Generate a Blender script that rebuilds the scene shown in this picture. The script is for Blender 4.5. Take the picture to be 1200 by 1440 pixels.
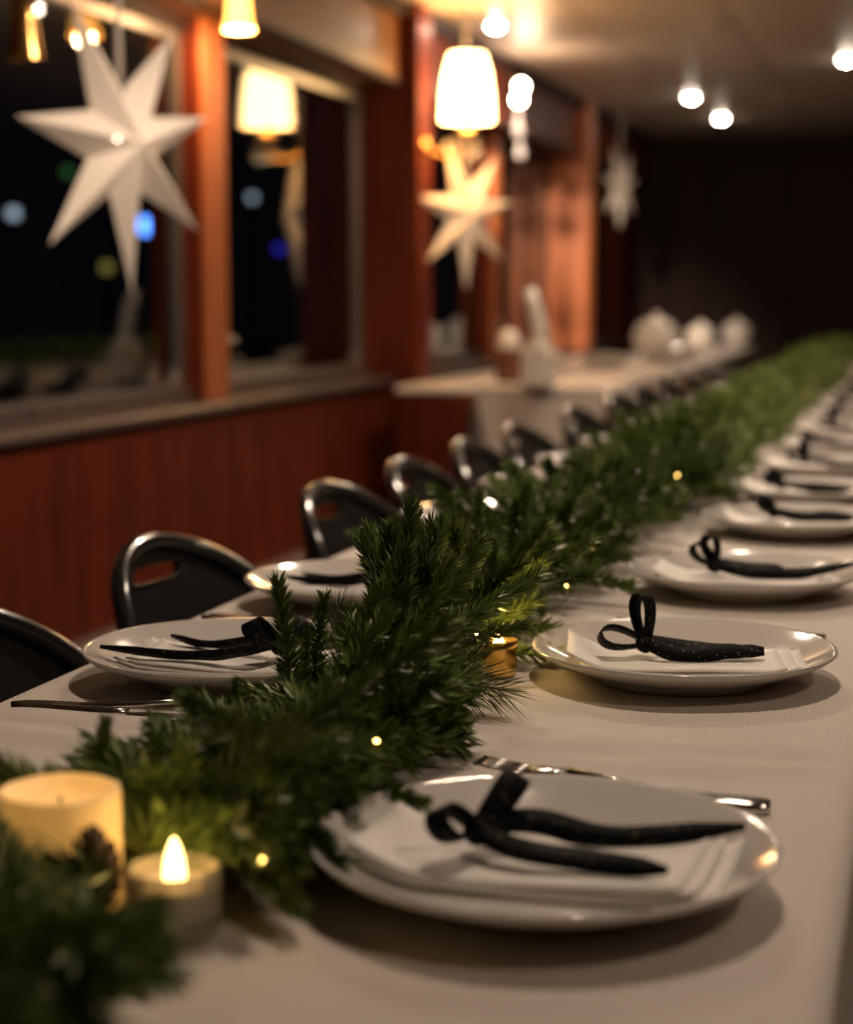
import bpy, math, random
from mathutils import Vector, Matrix
PI = math.pi
for o in list(bpy.data.objects): bpy.data.objects.remove(o, do_unlink=True)
scene = bpy.context.scene
C = scene.collection

# ------------------------------------------------------------------ camera, world, exposure
F = 2500.0                                   # focal length in pixels of the 1200x1440 frame (50 mm on a 24 mm wide frame)
PITCH, YAW, CAMZ = math.atan(305/F), math.radians(15.75), 1.08
cd = bpy.data.cameras.new('camera'); cam = bpy.data.objects.new('camera', cd); C.objects.link(cam)
cam.location = (0, 0, CAMZ); cam.rotation_euler = (PI/2 - PITCH, 0, YAW)
cd.sensor_fit = 'HORIZONTAL'; cd.sensor_width = 24; cd.lens = 50; cd.clip_start = .02; cd.clip_end = 200
cd.dof.use_dof = True; cd.dof.focus_distance = 1.46; cd.dof.aperture_fstop = 3.0; cd.dof.aperture_blades = 0
scene.camera = cam
w = bpy.data.worlds.new('night'); scene.world = w; w.use_nodes = True
w.node_tree.nodes['Background'].inputs[0].default_value = (.02, .025, .04, 1)
w.node_tree.nodes['Background'].inputs[1].default_value = .05
vs = scene.view_settings
vs.view_transform = 'Standard'; vs.look = 'None'; vs.gamma = 1; vs.use_curve_mapping = False; vs.exposure = 0.6

def ray(px, py):
    u, v = px - 600, py - 720
    dn = v*math.cos(PITCH) + F*math.sin(PITCH); fw = F*math.cos(PITCH) - v*math.sin(PITCH)
    return Vector((u*math.cos(YAW) - fw*math.sin(YAW), u*math.sin(YAW) + fw*math.cos(YAW), -dn))
def onz(px, py, z): d = ray(px, py); t = (z - CAMZ)/d.z; return Vector((0, 0, CAMZ)) + d*t
def onx(px, py, x): d = ray(px, py); t = x/d.x; return Vector((0, 0, CAMZ)) + d*t

# ------------------------------------------------------------------ materials
MATS = {}
def newmat(n):
    m = bpy.data.materials.new(n); m.use_nodes = True; MATS[n] = m
    return m, m.node_tree.nodes, m.node_tree.links, m.node_tree.nodes['Principled BSDF']
def plain(n, col, rough=.5, metal=0, spec=.5, emit=None, es=0, coat=0, sheen=0, trans=0, bump=0, bscale=200, var=.0, vscale=8, sss=0):
    m, N, L, p = newmat(n)
    p.inputs['Base Color'].default_value = (*col, 1); p.inputs['Roughness'].default_value = rough
    p.inputs['Metallic'].default_value = metal; p.inputs['Specular IOR Level'].default_value = spec
    p.inputs['Coat Weight'].default_value = coat; p.inputs['Sheen Weight'].default_value = sheen
    p.inputs['Transmission Weight'].default_value = trans
    if emit: p.inputs['Emission Color'].default_value = (*emit, 1); p.inputs['Emission Strength'].default_value = es
    tc = N.new('ShaderNodeTexCoord')
    nz = N.new('ShaderNodeTexNoise'); nz.inputs['Scale'].default_value = vscale; nz.inputs['Detail'].default_value = 4
    L.new(tc.outputs['Object'], nz.inputs['Vector'])
    mx = N.new('ShaderNodeMix'); mx.data_type = 'RGBA'
    mx.inputs[6].default_value = (*[c*(1 - var) for c in col], 1); mx.inputs[7].default_value = (*[min(1, c*(1 + var)) for c in col], 1)
    L.new(nz.outputs['Fac'], mx.inputs[0]); L.new(mx.outputs[2], p.inputs['Base Color'])
    if bump:
        n2 = N.new('ShaderNodeTexNoise'); n2.inputs['Scale'].default_value = bscale; n2.inputs['Detail'].default_value = 3
        L.new(tc.outputs['Object'], n2.inputs['Vector'])
        b = N.new('ShaderNodeBump'); b.inputs['Strength'].default_value = bump; b.inputs['Distance'].default_value = .002
        L.new(n2.outputs['Fac'], b.inputs['Height']); L.new(b.outputs['Normal'], p.inputs['Normal'])
    return m
def wood(n, c1, c2, rough=.32, scale=(14, 14, 1.2), coat=.25):
    m, N, L, p = newmat(n)
    tc = N.new('ShaderNodeTexCoord'); mp = N.new('ShaderNodeMapping'); mp.inputs['Scale'].default_value = scale
    geo = N.new('ShaderNodeNewGeometry'); L.new(geo.outputs['Position'], mp.inputs['Vector'])
    nz = N.new('ShaderNodeTexNoise'); nz.inputs['Scale'].default_value = 2.2; nz.inputs['Detail'].default_value = 6; nz.inputs['Distortion'].default_value = .6
    L.new(mp.outputs[0], nz.inputs['Vector'])
    oi = N.new('ShaderNodeObjectInfo')
    r = N.new('ShaderNodeValToRGB'); r.color_ramp.elements[0].color = (*c1, 1); r.color_ramp.elements[1].color = (*c2, 1)
    r.color_ramp.elements[0].position = .3; r.color_ramp.elements[1].position = .72
    L.new(nz.outputs['Fac'], r.inputs[0])
    hs = N.new('ShaderNodeHueSaturation'); mr = N.new('ShaderNodeMapRange'); mr.inputs[3].default_value = .82; mr.inputs[4].default_value = 1.15
    L.new(oi.outputs['Random'], mr.inputs[0]); L.new(mr.outputs[0], hs.inputs['Value']); L.new(r.outputs[0], hs.inputs['Color'])
    L.new(hs.outputs[0], p.inputs['Base Color']); p.inputs['Roughness'].default_value = rough
    p.inputs['Coat Weight'].default_value = coat; p.inputs['Coat Roughness'].default_value = .2
    return m
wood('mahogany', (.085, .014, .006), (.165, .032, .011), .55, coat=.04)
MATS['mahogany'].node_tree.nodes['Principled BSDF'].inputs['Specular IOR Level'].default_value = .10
wood('dark_wood', (.016, .004, .003), (.032, .008, .005), .8, coat=0)
wood('honey_wood', (.15, .055, .018), (.23, .09, .03), .5, (14, 1.2, 14), .1)
wood('lit_wood', (.36, .10, .027), (.50, .15, .043), .5, coat=.08)  # brighter orange wood, lamplight put into the colour
plain('ceiling', (.50, .41, .34), .45, var=.06, vscale=3)
plain('carpet', (.030, .020, .022), .95, var=.3, vscale=60, bump=.4, bscale=300, spec=.1)
plain('ledge', (.085, .062, .056), .4, var=.1)
plain('aluminium', (.42, .40, .39), .38, metal=.85, var=.05)
plain('heater_case', (.16, .115, .095), .45, var=.1)
plain('porcelain', (.62, .59, .55), .09, spec=.6, coat=.4, var=.02)
plain('napkin', (.86, .83, .78), .85, var=.03, bump=.15, bscale=400, spec=.2)
plain('steel', (.55, .52, .50), .16, metal=1, var=.04)
plain('chair_shell', (.020, .020, .024), .42, var=.15, bump=.2, bscale=260)
plain('chair_tube', (.012, .012, .013), .16, coat=.6)
plain('brass', (.60, .36, .12), .24, metal=1, var=.08)
plain('star_paper', (.88, .80, .70), .7, var=.03, spec=.25, bump=.1, bscale=120)
plain('strap', (.75, .70, .64), .7)
plain('crystal', (.92, .90, .88), .05, trans=.85, spec=.8)
plain('shade', (.95, .80, .55), .8, emit=(1, .60, .24), es=12)
plain('amber_shade', (.9, .55, .2), .5, emit=(1, .40, .07), es=5)
plain('bulb_glass', (1, .95, .88), .2, emit=(1, .86, .70), es=28)
plain('lamp_bulb', (1, .9, .7), .3, emit=(1, .65, .3), es=6)
plain('star_bulb', (1, .95, .88), .2, emit=(1, .82, .66), es=9)
plain('downlight_lens', (1, .95, .88), .3, emit=(1, .84, .64), es=160)
plain('downlight_trim', (.5, .46, .42), .35, metal=.6)
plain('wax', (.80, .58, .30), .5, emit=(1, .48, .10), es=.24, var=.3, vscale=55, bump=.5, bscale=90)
plain('flame', (1, .9, .7), .3, emit=(1, .58, .18), es=5)
plain('tealight_body', (.62, .55, .46), .35, var=.05)
plain('tealight_case', (.75, .70, .55), .08, trans=.6, spec=.6)
plain('gold_glass', (.75, .48, .14), .12, metal=.9, var=.25, vscale=90)
plain('candle_glow', (1, .8, .5), .4, emit=(1, .62, .2), es=10)
plain('pinecone', (.040, .018, .012), .7, var=.4, vscale=40)
plain('stem_bark', (.055, .030, .016), .8, var=.3, vscale=60)
plain('wire', (.01, .02, .008), .8)
plain('fairy_bulb', (1, .85, .5), .2, emit=(1, .60, .14), es=9)
plain('mug_brown', (.16, .055, .022), .25, coat=.4, var=.15)
plain('cream_ceramic', (.85, .80, .72), .25, var=.03)
plain('quay', (.02, .02, .024), .9, var=.3)
plain('blue_sign', (.1, .2, .8), .4, emit=(.10, .28, 1), es=5)
plain('cool_lamp', (.8, .9, 1), .4, emit=(.7, .85, 1), es=.7)
plain('deep_blue_lamp', (.1, .1, .8), .4, emit=(.06, .05, 1), es=.7)
plain('green_lamp', (.2, .8, .3), .4, emit=(.15, .5, .1), es=.2)
plain('yellow_lamp', (.9, .8, .3), .4, emit=(.9, .7, .15), es=.25)
plain('post_metal', (.03, .03, .03), .6)
# pine needles: per-object tone
def needlemat(n, c1, c2):
    m, N, L, p = newmat(n)
    oi = N.new('ShaderNodeObjectInfo'); g = N.new('ShaderNodeNewGeometry')
    ad = N.new('ShaderNodeMath'); ad.operation = 'MULTIPLY_ADD'; ad.inputs[1].default_value = .5
    L.new(g.outputs['Random Per Island'], ad.inputs[0])
    hm = N.new('ShaderNodeMath'); hm.operation = 'MULTIPLY'; hm.inputs[1].default_value = .5
    L.new(oi.outputs['Random'], hm.inputs[0]); L.new(hm.outputs[0], ad.inputs[2])
    r = N.new('ShaderNodeValToRGB'); r.color_ramp.elements[0].color = (*c1, 1); r.color_ramp.elements[1].color = (*c2, 1)
    L.new(ad.outputs[0], r.inputs[0]); L.new(r.outputs[0], p.inputs['Base Color'])
    p.inputs['Roughness'].default_value = .38; p.inputs['Specular IOR Level'].default_value = .45
needlemat('needles', (.046, .085, .016), (.190, .270, .058))
needlemat('long_needles', (.070, .088, .026), (.17, .21, .06))
# velvet ribbon with glitter specks
m, N, L, p = newmat('ribbon')
tc = N.new('ShaderNodeTexCoord'); vo = N.new('ShaderNodeTexVoronoi'); vo.inputs['Scale'].default_value = 230
L.new(tc.outputs['Object'], vo.inputs['Vector'])
lt = N.new('ShaderNodeMath'); lt.operation = 'LESS_THAN'; lt.inputs[1].default_value = .13; L.new(vo.outputs['Distance'], lt.inputs[0])
mx = N.new('ShaderNodeMix'); mx.data_type = 'RGBA'; mx.inputs[6].default_value = (.003, .0035, .004, 1); mx.inputs[7].default_value = (.35, .28, .18, 1)
L.new(lt.outputs[0], mx.inputs[0]); L.new(mx.outputs[2], p.inputs['Base Color']); p.inputs['Metallic'].default_value = 0
p.inputs['Roughness'].default_value = .7; p.inputs['Specular IOR Level'].default_value = .12
# woven tablecloth
m, N, L, p = newmat('cloth')
tc = N.new('ShaderNodeTexCoord'); geo = N.new('ShaderNodeNewGeometry')
h = None
for ax, sc in (('X', 330), ('Y', 330)):
    wv = N.new('ShaderNodeTexWave'); wv.bands_direction = ax; wv.inputs['Scale'].default_value = sc; wv.inputs['Distortion'].default_value = 1.5
    L.new(geo.outputs['Position'], wv.inputs['Vector'])
    if h is None: h = wv.outputs['Fac']
    else:
        a = N.new('ShaderNodeMath'); a.operation = 'ADD'; L.new(h, a.inputs[0]); L.new(wv.outputs['Fac'], a.inputs[1]); h = a.outputs[0]
nz = N.new('ShaderNodeTexNoise'); nz.inputs['Scale'].default_value = 7; nz.inputs['Detail'].default_value = 5; L.new(geo.outputs['Position'], nz.inputs['Vector'])
a = N.new('ShaderNodeMath'); a.operation = 'MULTIPLY_ADD'; a.inputs[1].default_value = 5; L.new(nz.outputs['Fac'], a.inputs[0]); L.new(h, a.inputs[2])
b = N.new('ShaderNodeBump'); b.inputs['Strength'].default_value = .35; b.inputs['Distance'].default_value = .0012
L.new(a.outputs[0], b.inputs['Height']); L.new(b.outputs['Normal'], p.inputs['Normal'])
r = N.new('ShaderNodeValToRGB'); r.color_ramp.elements[0].color = (.66, .60, .54, 1); r.color_ramp.elements[1].color = (.76, .70, .63, 1)
L.new(nz.outputs['Fac'], r.inputs[0]); L.new(r.outputs[0], p.inputs['Base Color'])
p.inputs['Roughness'].default_value = .8; p.inputs['Sheen Weight'].default_value = .2; p.inputs['Specular IOR Level'].default_value = .2
# window glass: clear pane with its mirror reflection of the room
m, N, L, p = newmat('glass'); N.remove(p)
tr = N.new('ShaderNodeBsdfTransparent'); tr.inputs[0].default_value = (.82, .85, .86, 1)
gl = N.new('ShaderNodeBsdfGlossy'); gl.inputs['Roughness'].default_value = .015
fr = N.new('ShaderNodeFresnel'); ge = N.new('ShaderNodeNewGeometry'); io = N.new('ShaderNodeMapRange'); io.inputs[3].default_value = 1.55; io.inputs[4].default_value = 1/1.55
L.new(ge.outputs['Backfacing'], io.inputs[0]); L.new(io.outputs[0], fr.inputs['IOR'])
ms = N.new('ShaderNodeMixShader'); L.new(fr.outputs[0], ms.inputs[0]); L.new(tr.outputs[0], ms.inputs[1]); L.new(gl.outputs[0], ms.inputs[2])
L.new(ms.outputs[0], N['Material Output'].inputs[0])

# ------------------------------------------------------------------ mesh helpers
class MB:
    def __init__(s): s.v = []; s.f = []; s.sm = []
    def add(s, vs_, fs, smooth=False, M=None):
        o = len(s.v)
        s.v += [tuple(M @ Vector(x)) if M else tuple(x) for x in vs_]
        s.f += [tuple(i + o for i in f) for f in fs]; s.sm += [smooth]*len(fs)
        return s
    def box(s, x0, x1, y0, y1, z0, z1, bev=0, M=None):
        if bev <= 0:
            v = [(x, y, z) for z in (z0, z1) for y in (y0, y1) for x in (x0, x1)]
            return s.add(v, [(0,2,3,1),(4,5,7,6),(0,1,5,4),(1,3,7,5),(3,2,6,7),(2,0,4,6)], False, M)
        # chamfered box: 24 verts
        v = []; idx = {}
        X = (x0, x1); Y = (y0, y1); Z = (z0, z1)
        for i in (0, 1):
            for j in (0, 1):
                for k in (0, 1):
                    sx, sy, sz = (1 - 2*i)*bev, (1 - 2*j)*bev, (1 - 2*k)*bev
                    for a in range(3):
                        p = [X[i] + (sx if a != 0 else 0), Y[j] + (sy if a != 1 else 0), Z[k] + (sz if a != 2 else 0)]
                        idx[i, j, k, a] = len(v); v.append(p)
        f = []
        g = lambda i, j, k, a: idx[i, j, k, a]
        for i in (0, 1):
            q = [g(i,0,0,0), g(i,1,0,0), g(i,1,1,0), g(i,0,1,0)]; f.append(q if i else q[::-1])
            q = [g(0,i,0,1), g(0,i,1,1), g(1,i,1,1), g(1,i,0,1)]; f.append(q if i else q[::-1])
            q = [g(0,0,i,2), g(1,0,i,2), g(1,1,i,2), g(0,1,i,2)]; f.append(q if i else q[::-1])
        for i in (0, 1):
            for j in (0, 1):
                f.append([g(i,j,0,0), g(i,j,1,0), g(i,j,1,1), g(i,j,0,1)]); f.append([g(i,0,j,0), g(i,1,j,0), g(i,1,j,2), g(i,0,j,2)])
                f.append([g(0,i,j,1), g(1,i,j,1), g(1,i,j,2), g(0,i,j,2)])
                for k in (0, 1): f.append([g(i,j,k,0), g(i,j,k,1), g(i,j,k,2)])
        return s.add(v, f, False, M)
    def lathe(s, prof, n=32, M=None, smooth=True, rfun=None):
        v = []; f = []
        for (r, z) in prof:
            for k in range(n):
                a = 2*PI*k/n; rr = r*(rfun(k, n) if rfun else 1)
                v.append((rr*math.cos(a), rr*math.sin(a), z))
        for i in range(len(prof) - 1):
            for k in range(n):
                k2 = (k + 1) % n
                f.append((i*n + k, i*n + k2, (i + 1)*n + k2, (i + 1)*n + k))
        if prof[0][0] > 1e-5: f.append(tuple(range(n))[::-1])
        if prof[-1][0] > 1e-5: f.append(tuple((len(prof) - 1)*n + k for k in range(n)))
        return s.add(v, f, smooth, M)
    def tube(s, pts, r, n=8, closed=False, M=None, smooth=True):
        P = [Vector(p) for p in pts]; m = len(P); v = []; f = []
        rad = r if callable(r) else (lambda i: r)
        up = None
        for i, p in enumerate(P):
            t = (P[(i + 1) % m] - P[i - 1]) if closed else (P[min(i + 1, m - 1)] - P[max(i - 1, 0)])
            t.normalize()
            if up is None:
                up = Vector((0, 0, 1)) if abs(t.z) < .9 else Vector((1, 0, 0))
            up = (up - t*up.dot(t)); up.normalize(); b = t.cross(up)
            for k in range(n):
                a = 2*PI*k/n; v.append(p + (up*math.cos(a) + b*math.sin(a))*rad(i))
        for i in range(m if closed else m - 1):
            j = (i + 1) % m
            for k in range(n):
                k2 = (k + 1) % n; f.append((i*n + k, j*n + k, j*n + k2, i*n + k2))
        if not closed: f.append(tuple(range(n))[::-1]); f.append(tuple((m - 1)*n + k for k in range(n)))
        return s.add(v, f, smooth, M)
    def strip(s, pts, wdir, width, th=.0008, M=None):
        """ribbon: centre line + width direction per point, with thickness"""
        P = [Vector(p) for p in pts]; m = len(P); v = []; f = []
        for i, p in enumerate(P):
            t = P[min(i + 1, m - 1)] - P[max(i - 1, 0)]; t.normalize()
            wd = Vector(wdir(i) if callable(wdir) else wdir); wd = wd - t*wd.dot(t); wd.normalize(); nn = t.cross(wd)
            hw = (width(i) if callable(width) else width)/2
            for a, bb in ((-1, -1), (1, -1), (1, 1), (-1, 1)): v.append(p + wd*hw*a + nn*th/2*bb)
        for i in range(m - 1):
            for k in range(4): f.append((i*4 + k, i*4 + (k + 1) % 4, i*4 + 4 + (k + 1) % 4, i*4 + 4 + k))
        f.append((3, 2, 1, 0)); f.append(tuple((m - 1)*4 + k for k in range(4)))
        return s.add(v, f, True, M)
    def grid(s, fn, nu, nv, M=None, th=0):
        v = [fn(i/nu, j/nv) for j in range(nv + 1) for i in range(nu + 1)]; q = nu + 1
        f = [(j*q + i, j*q + i + 1, j*q + q + i + 1, j*q + q + i) for j in range(nv) for i in range(nu)]
        if th:
            o = len(v); v2 = [(x, y, z - th) for x, y, z in v]
            f2 = [tuple(k + o for k in fc[::-1]) for fc in f]
            bd = [i for i in range(q)] + [j*q + nu for j in range(1, nv + 1)] + [nv*q + i for i in range(nu - 1, -1, -1)] + [j*q for j in range(nv - 1, 0, -1)]
            sd = [(bd[k], bd[(k + 1) % len(bd)], bd[(k + 1) % len(bd)] + o, bd[k] + o)[::-1] for k in range(len(bd))]
            v = v + v2; f = f + f2 + sd
        return s.add(v, f, True, M)
    def mesh(s, name, mat):
        me = bpy.data.meshes.new(name); me.from_pydata(s.v, [], s.f)
        me.polygons.foreach_set('use_smooth', s.sm); me.materials.append(MATS[mat]); me.update(); return me
    def build(s, name, mat, parent=None, loc=None):
        o = bpy.data.objects.new(name, s.mesh(name, mat)); C.objects.link(o)
        if parent: o.parent = parent
        if loc is not None: o.location = loc
        return o
def tag(o, label, cat, group=None, kind=None):
    o['label'] = label; o['category'] = cat
    if group: o['group'] = group
    if kind: o['kind'] = kind
    return o
def thing(name, label, cat, loc=(0, 0, 0), rz=0, group=None, kind=None):
    o = bpy.data.objects.new(name, None); C.objects.link(o); o.location = loc; o.rotation_euler = (0, 0, rz); o.empty_display_size = .05
    return tag(o, label, cat, group, kind)
def link(me, name, parent, loc=(0, 0, 0), rot=(0, 0, 0), sc=(1, 1, 1)):
    o = bpy.data.objects.new(name, me); C.objects.link(o); o.parent = parent; o.location = loc; o.rotation_euler = rot; o.scale = sc
    return o
ORD = ['nearest', 'second', 'third', 'fourth', 'fifth', 'sixth', 'seventh', 'eighth', 'ninth', 'tenth', 'eleventh', 'twelfth',
       'thirteenth', 'fourteenth', 'fifteenth', 'sixteenth', 'seventeenth', 'eighteenth']
def nth(i): return ORD[i] if i == 0 else ORD[i] + ' nearest'
def bez(pts, n):
    """smooth Catmull-Rom through points"""
    P = [Vector(p) for p in pts]; P = [P[0]*2 - P[1]] + P + [P[-1]*2 - P[-2]]; out = []
    for i in range(1, len(P) - 2):
        for k in range(n):
            t = k/n; a, b_, c, d = P[i - 1], P[i], P[i + 1], P[i + 2]
            out.append(.5*((2*b_) + (c - a)*t + (2*a - 5*b_ + 4*c - d)*t*t + (3*b_ - a - 3*c + d)*t**3))
    out.append(P[-2]); return out

# ------------------------------------------------------------------ the room
CEIL, GX, PX, SX, LX, PILX = 2.21, -2.20, -2.13, -2.03, -2.05, -1.95
Y0, Y1, XR = -2.0, 13.3, 2.0
TZ = .74                                        # table height
fl = MB().box(-2.4, XR + .1, Y0 - .1, Y1 + .1, -.1, 0).build('floor', 'carpet'); tag(fl, 'dark carpeted floor of the long dining saloon', 'floor', kind='structure')
ce = thing('ceiling', 'low pale ceiling of flush panels with recessed spotlights', 'ceiling', (0, 0, CEIL), kind='structure')
MB().box(-2.4, XR + .1, Y0 - .1, Y1 + .1, .012, .1).build('ceiling_deck', 'ceiling', ce)
pw, pl = .573, 1.2
pm = MB().box(-pw/2 + .003, pw/2 - .003, -pl/2 + .003, pl/2 - .003, 0, .012, .003).mesh('panel', 'ceiling')
for i in range(8):
    for j in range(13):
        link(pm, 'panel', ce, (-1.98 + pw*(i + .5), Y0 + pl*(j + .5) - .15, 0))
wr = MB().box(XR, XR + .1, Y0, Y1, 0, CEIL).build('wall_right', 'mahogany'); tag(wr, 'mahogany panelled wall on the right, outside the view', 'wall', kind='structure')
wb = MB().box(-2.4, XR + .1, Y0 - .1, Y0, 0, CEIL).build('wall_back', 'mahogany'); tag(wb, 'mahogany panelled wall behind the camera', 'wall', kind='structure')
wf = thing('wall_front', 'dark wooden end wall at the far end of the room', 'wall', (0, Y1, 0), kind='structure')
MB().box(-2.4, XR + .1, .03, .1, 0, CEIL).build('wall_backing', 'dark_wood', wf)
for i in range(8):
    MB().box(-2.2 + i*.6 + .004, -2.2 + i*.6 + .596, 0, .03, .1, CEIL - .05, .006).build('panel', 'dark_wood', wf)
MB().box(-2.2, XR, -.012, .03, 0, .1, .004).build('skirting', 'dark_wood', wf)
# left wall: backing, wainscot panels, ledge
wl = thing('wall_left', 'mahogany wainscot below the windows of the left wall', 'wall', (0, 0, 0), kind='structure')
MB().box(-2.4, -2.10, Y0, Y1, 0, .74).build('wall_backing', 'dark_wood', wl)
MB().box(-2.4, -2.16, Y0, Y1, .74, .80).build('sill_base', 'ledge', wl)
MB().box(-2.4, -2.16, Y0, Y1, 1.86, CEIL).build('header', 'dark_wood', wl)
seams = [-2.0, -1.1, -.2, .7, 1.6, 2.5, 3.25, 4.12, 5.14, 6.02, 6.9, 7.8, 8.8, 9.65, 10.55, 11.4, 12.3, 13.3]
for a, c in zip(seams, seams[1:]):
    MB().box(-2.10, -2.075, a + .004, c - .004, .20, .725, .005).build('panel', 'mahogany', wl)
lg = MB().box(-2.18, LX, Y0, Y1, .728, .757, .006).build('trim_1', 'ledge'); tag(lg, 'pale grey-brown ledge running under the windows', 'ledge', kind='structure')
bb = MB().box(-2.10, -1.99, Y0, Y1, 0, .20, .008).build('baseboard_left', 'heater_case'); tag(bb, 'grey-brown boxed skirting along the foot of the left wall', 'baseboard', kind='structure')
# posts and pillars between the windows: (y0, y1, face x, label)
posts = [(-2.0, 1.45, PX, 'mahogany wall panel beside the camera'), (3.06, 3.24, PX, 'wooden post at the near end of the first window'),
         (5.04, 5.23, PX, 'narrow orange-lit wooden post between the two nearest windows'),
         (6.80, 7.00, PILX, 'wide dark wooden pillar carrying the bright shaded wall lamp'),
         (8.73, 8.90, PX, 'thin red wooden post behind the second paper star'),
         (10.45, 10.66, PILX - .01, 'broad orange-lit wooden pillar beside the far serving table'),
         (12.4, 13.3, PX, 'dark wooden panel in the far left corner')]
n = 2
for (a, c, fx, lab) in posts:
    t = thing('trim_%d' % n, lab, 'post', (0, 0, 0), kind='structure'); n += 1
    MB().box(-2.3, fx, a, c, .757, CEIL if fx > -2.0 else 1.91, .006).build('shaft', 'lit_wood' if 10 < a < 11 else 'mahogany', t)  # far pillar gets the brighter wood: its lamplight is partly in the colour
    if fx < -2.0 and 1 < a < 12: MB().box(fx, fx + .012, a + .004, c - .004, .757, 1.90, .003).build('lit_face', 'lit_wood', t)  # added bright board for the lit face; dark shaft stands for the shaded side
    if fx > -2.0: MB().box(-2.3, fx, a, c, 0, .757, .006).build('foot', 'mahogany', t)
# soffit boxes above the windows and the dark cornice under the ceiling
for k, (a, c, lab) in enumerate([(Y0, 6.80, 'honey-coloured wooden soffit above the near windows'), (7.00, 10.45, 'wooden soffit between the two pillars'), (10.66, Y1, 'wooden soffit beyond the far pillar')]):
    t = thing('trim_%d' % n, lab, 'soffit', kind='structure'); n += 1
    MB().box(-2.3, SX, a, c, 1.905, CEIL, .004).build('box', 'honey_wood' if k == 0 else 'mahogany', t)
    MB().box(SX - .01, SX + .045, a, c, CEIL - .05, CEIL, .008).build('cornice', 'dark_wood', t)
    MB().box(SX - .02, SX + .012, a, c, 1.895, 1.915, .004).build('edge_bead', 'dark_wood', t)
# windows
def rrect(y0, y1, z0, z1, r, k=6):
    out = []
    for (cy, cz, a0) in ((y1 - r, z1 - r, 0), (y0 + r, z1 - r, PI/2), (y0 + r, z0 + r, PI), (y1 - r, z0 + r, 1.5*PI)):
        for i in range(k + 1):
            a = a0 + PI/2*i/k; out.append((cy + r*math.cos(a), cz + r*math.sin(a)))
    return out
wins = [(1.46, 3.05, 'dark night window nearest the camera, outside the view'), (3.25, 5.03, 'large dark window with a metal frame behind the nearest paper star'), (5.24, 6.79, 'dark window reflecting a glowing wall lamp'),
        (7.01, 8.72, 'dark window behind the second paper star'), (8.91, 10.44, 'dark window mirroring the orange-lit pillar'), (10.67, 12.39, 'dark window beyond the orange-lit pillar')]
for k, (a, c, lab) in enumerate(wins):
    t = thing('window_%d' % (k + 1), lab, 'window', (GX, 0, 0), kind='structure')
    fr_ = MB(); oo = rrect(a, c, .775, 1.865, .02); ii = rrect(a + .035, c - .035, .81, 1.83, .055); m_ = len(oo)
    v = [(.018, y, z) for y, z in oo] + [(.018, y, z) for y, z in ii] + [(-.02, y, z) for y, z in ii] + [(-.02, y, z) for y, z in oo]
    f = [tuple((r_*m_ + i, r_*m_ + (i + 1) % m_, ((r_ + 1) % 4)*m_ + (i + 1) % m_, ((r_ + 1) % 4)*m_ + i)) for r_ in range(4) for i in range(m_)]
    if k > 2: v = [(min(x, .004), y, z) for x, y, z in v]
    fr_.add(v, f); fr_.build('window_frame', 'aluminium' if k < 3 else 'dark_wood', t)
    MB().box(-.004, .004, a + .03, c - .03, .80, 1.845).build('pane', 'glass', t)
    la = MB(); la.box(.018, .058, a + .02, a + .05, .90, .97, .004); la.lathe([(.001, 0), (.016, .004), (.018, .016), (.010, .026), (0, .028)], 14, Matrix.Translation((.058, a + .035, .935)) @ Matrix.Rotation(PI/2, 4, 'Y'))
    la.build('latch', 'aluminium', t)

# ------------------------------------------------------------------ ceiling spotlights
def downlight(x, y, lab, power, spot=1.9, lit=True, aim=None, soft=.03):
    t = thing('ceiling_spotlight', lab, 'spotlight', (x, y, CEIL), group='recessed ceiling spotlights')
    MB().lathe([(.048, 0), (.052, -.006), (.046, -.010), (.036, -.008), (.034, 0)], 24).build('trim_ring', 'downlight_trim', t)
    MB().lathe([(.030, -.001), (.028, -.012), (.018, -.022), (0, -.026)], 20).build('lens', 'downlight_lens' if lit else 'downlight_trim', t)
    if lit:
        ld = bpy.data.lights.new('spot', 'SPOT'); ld.energy = power; ld.color = (1, .75, .56); ld.spot_size = spot; ld.spot_blend = .7; ld.shadow_soft_size = .03
        lo = bpy.data.objects.new('spot', ld); C.objects.link(lo); lo.parent = t; lo.location = (0, 0, -.045); ld.shadow_soft_size = soft
        if aim: lo.rotation_euler = (Vector(aim) - Vector((x, y, CEIL - .045))).to_track_quat('-Z', 'Y').to_euler()
downlight(-1.36, 10.4, 'bright round ceiling spotlight left of the far pair', 20)
downlight(-1.33, 11.65, 'dimmer round ceiling spotlight nearest the dark end wall', 4)
downlight(-.43, 8.95, 'round ceiling spotlight at the right edge of the picture', 22)
downlight(-.93, 7.72, 'unlit recessed ceiling spotlight at the top of the picture', 0, lit=False)
downlight(-.87, 10.6, 'unlit recessed ceiling spotlight before the end wall', 0, lit=False)
downlight(-.43, 5.6, 'ceiling spotlight over the middle of the long table, out of view', 24)
downlight(-.30, 3.3, 'ceiling spotlight over the fourth pair of plates, out of view', 12)
downlight(-.22, 1.65, 'ceiling spotlight over the nearest plates, out of view', 17, 2.0, soft=.04)
downlight(-.85, 3.70, 'added ceiling spotlight brightening the nearest paper star, out of view', 50, 2.8)  # unseen lamp, added to brighten the near star
downlight(-.95, 6.50, 'added ceiling spotlight brightening the second paper star, out of view', 20, 2.8)  # likewise added out of view, to light the second star
downlight(-1.80, 7.45, 'tilted ceiling spotlight close to the soffit past the bright wall lamp', 400, .52, aim=(-2.06, 10.45, 1.05))
downlight(1.0, .7, 'added fill spotlight on the right of the room beside the camera, out of view', 9, 2.5, soft=.08)  # fill light added out of view to lift the shadows
downlight(1.0, 3.4, 'added fill spotlight on the right of the room further ahead, out of view', 15, 2.2, soft=.08)  # second added fill light, also unseen

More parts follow.
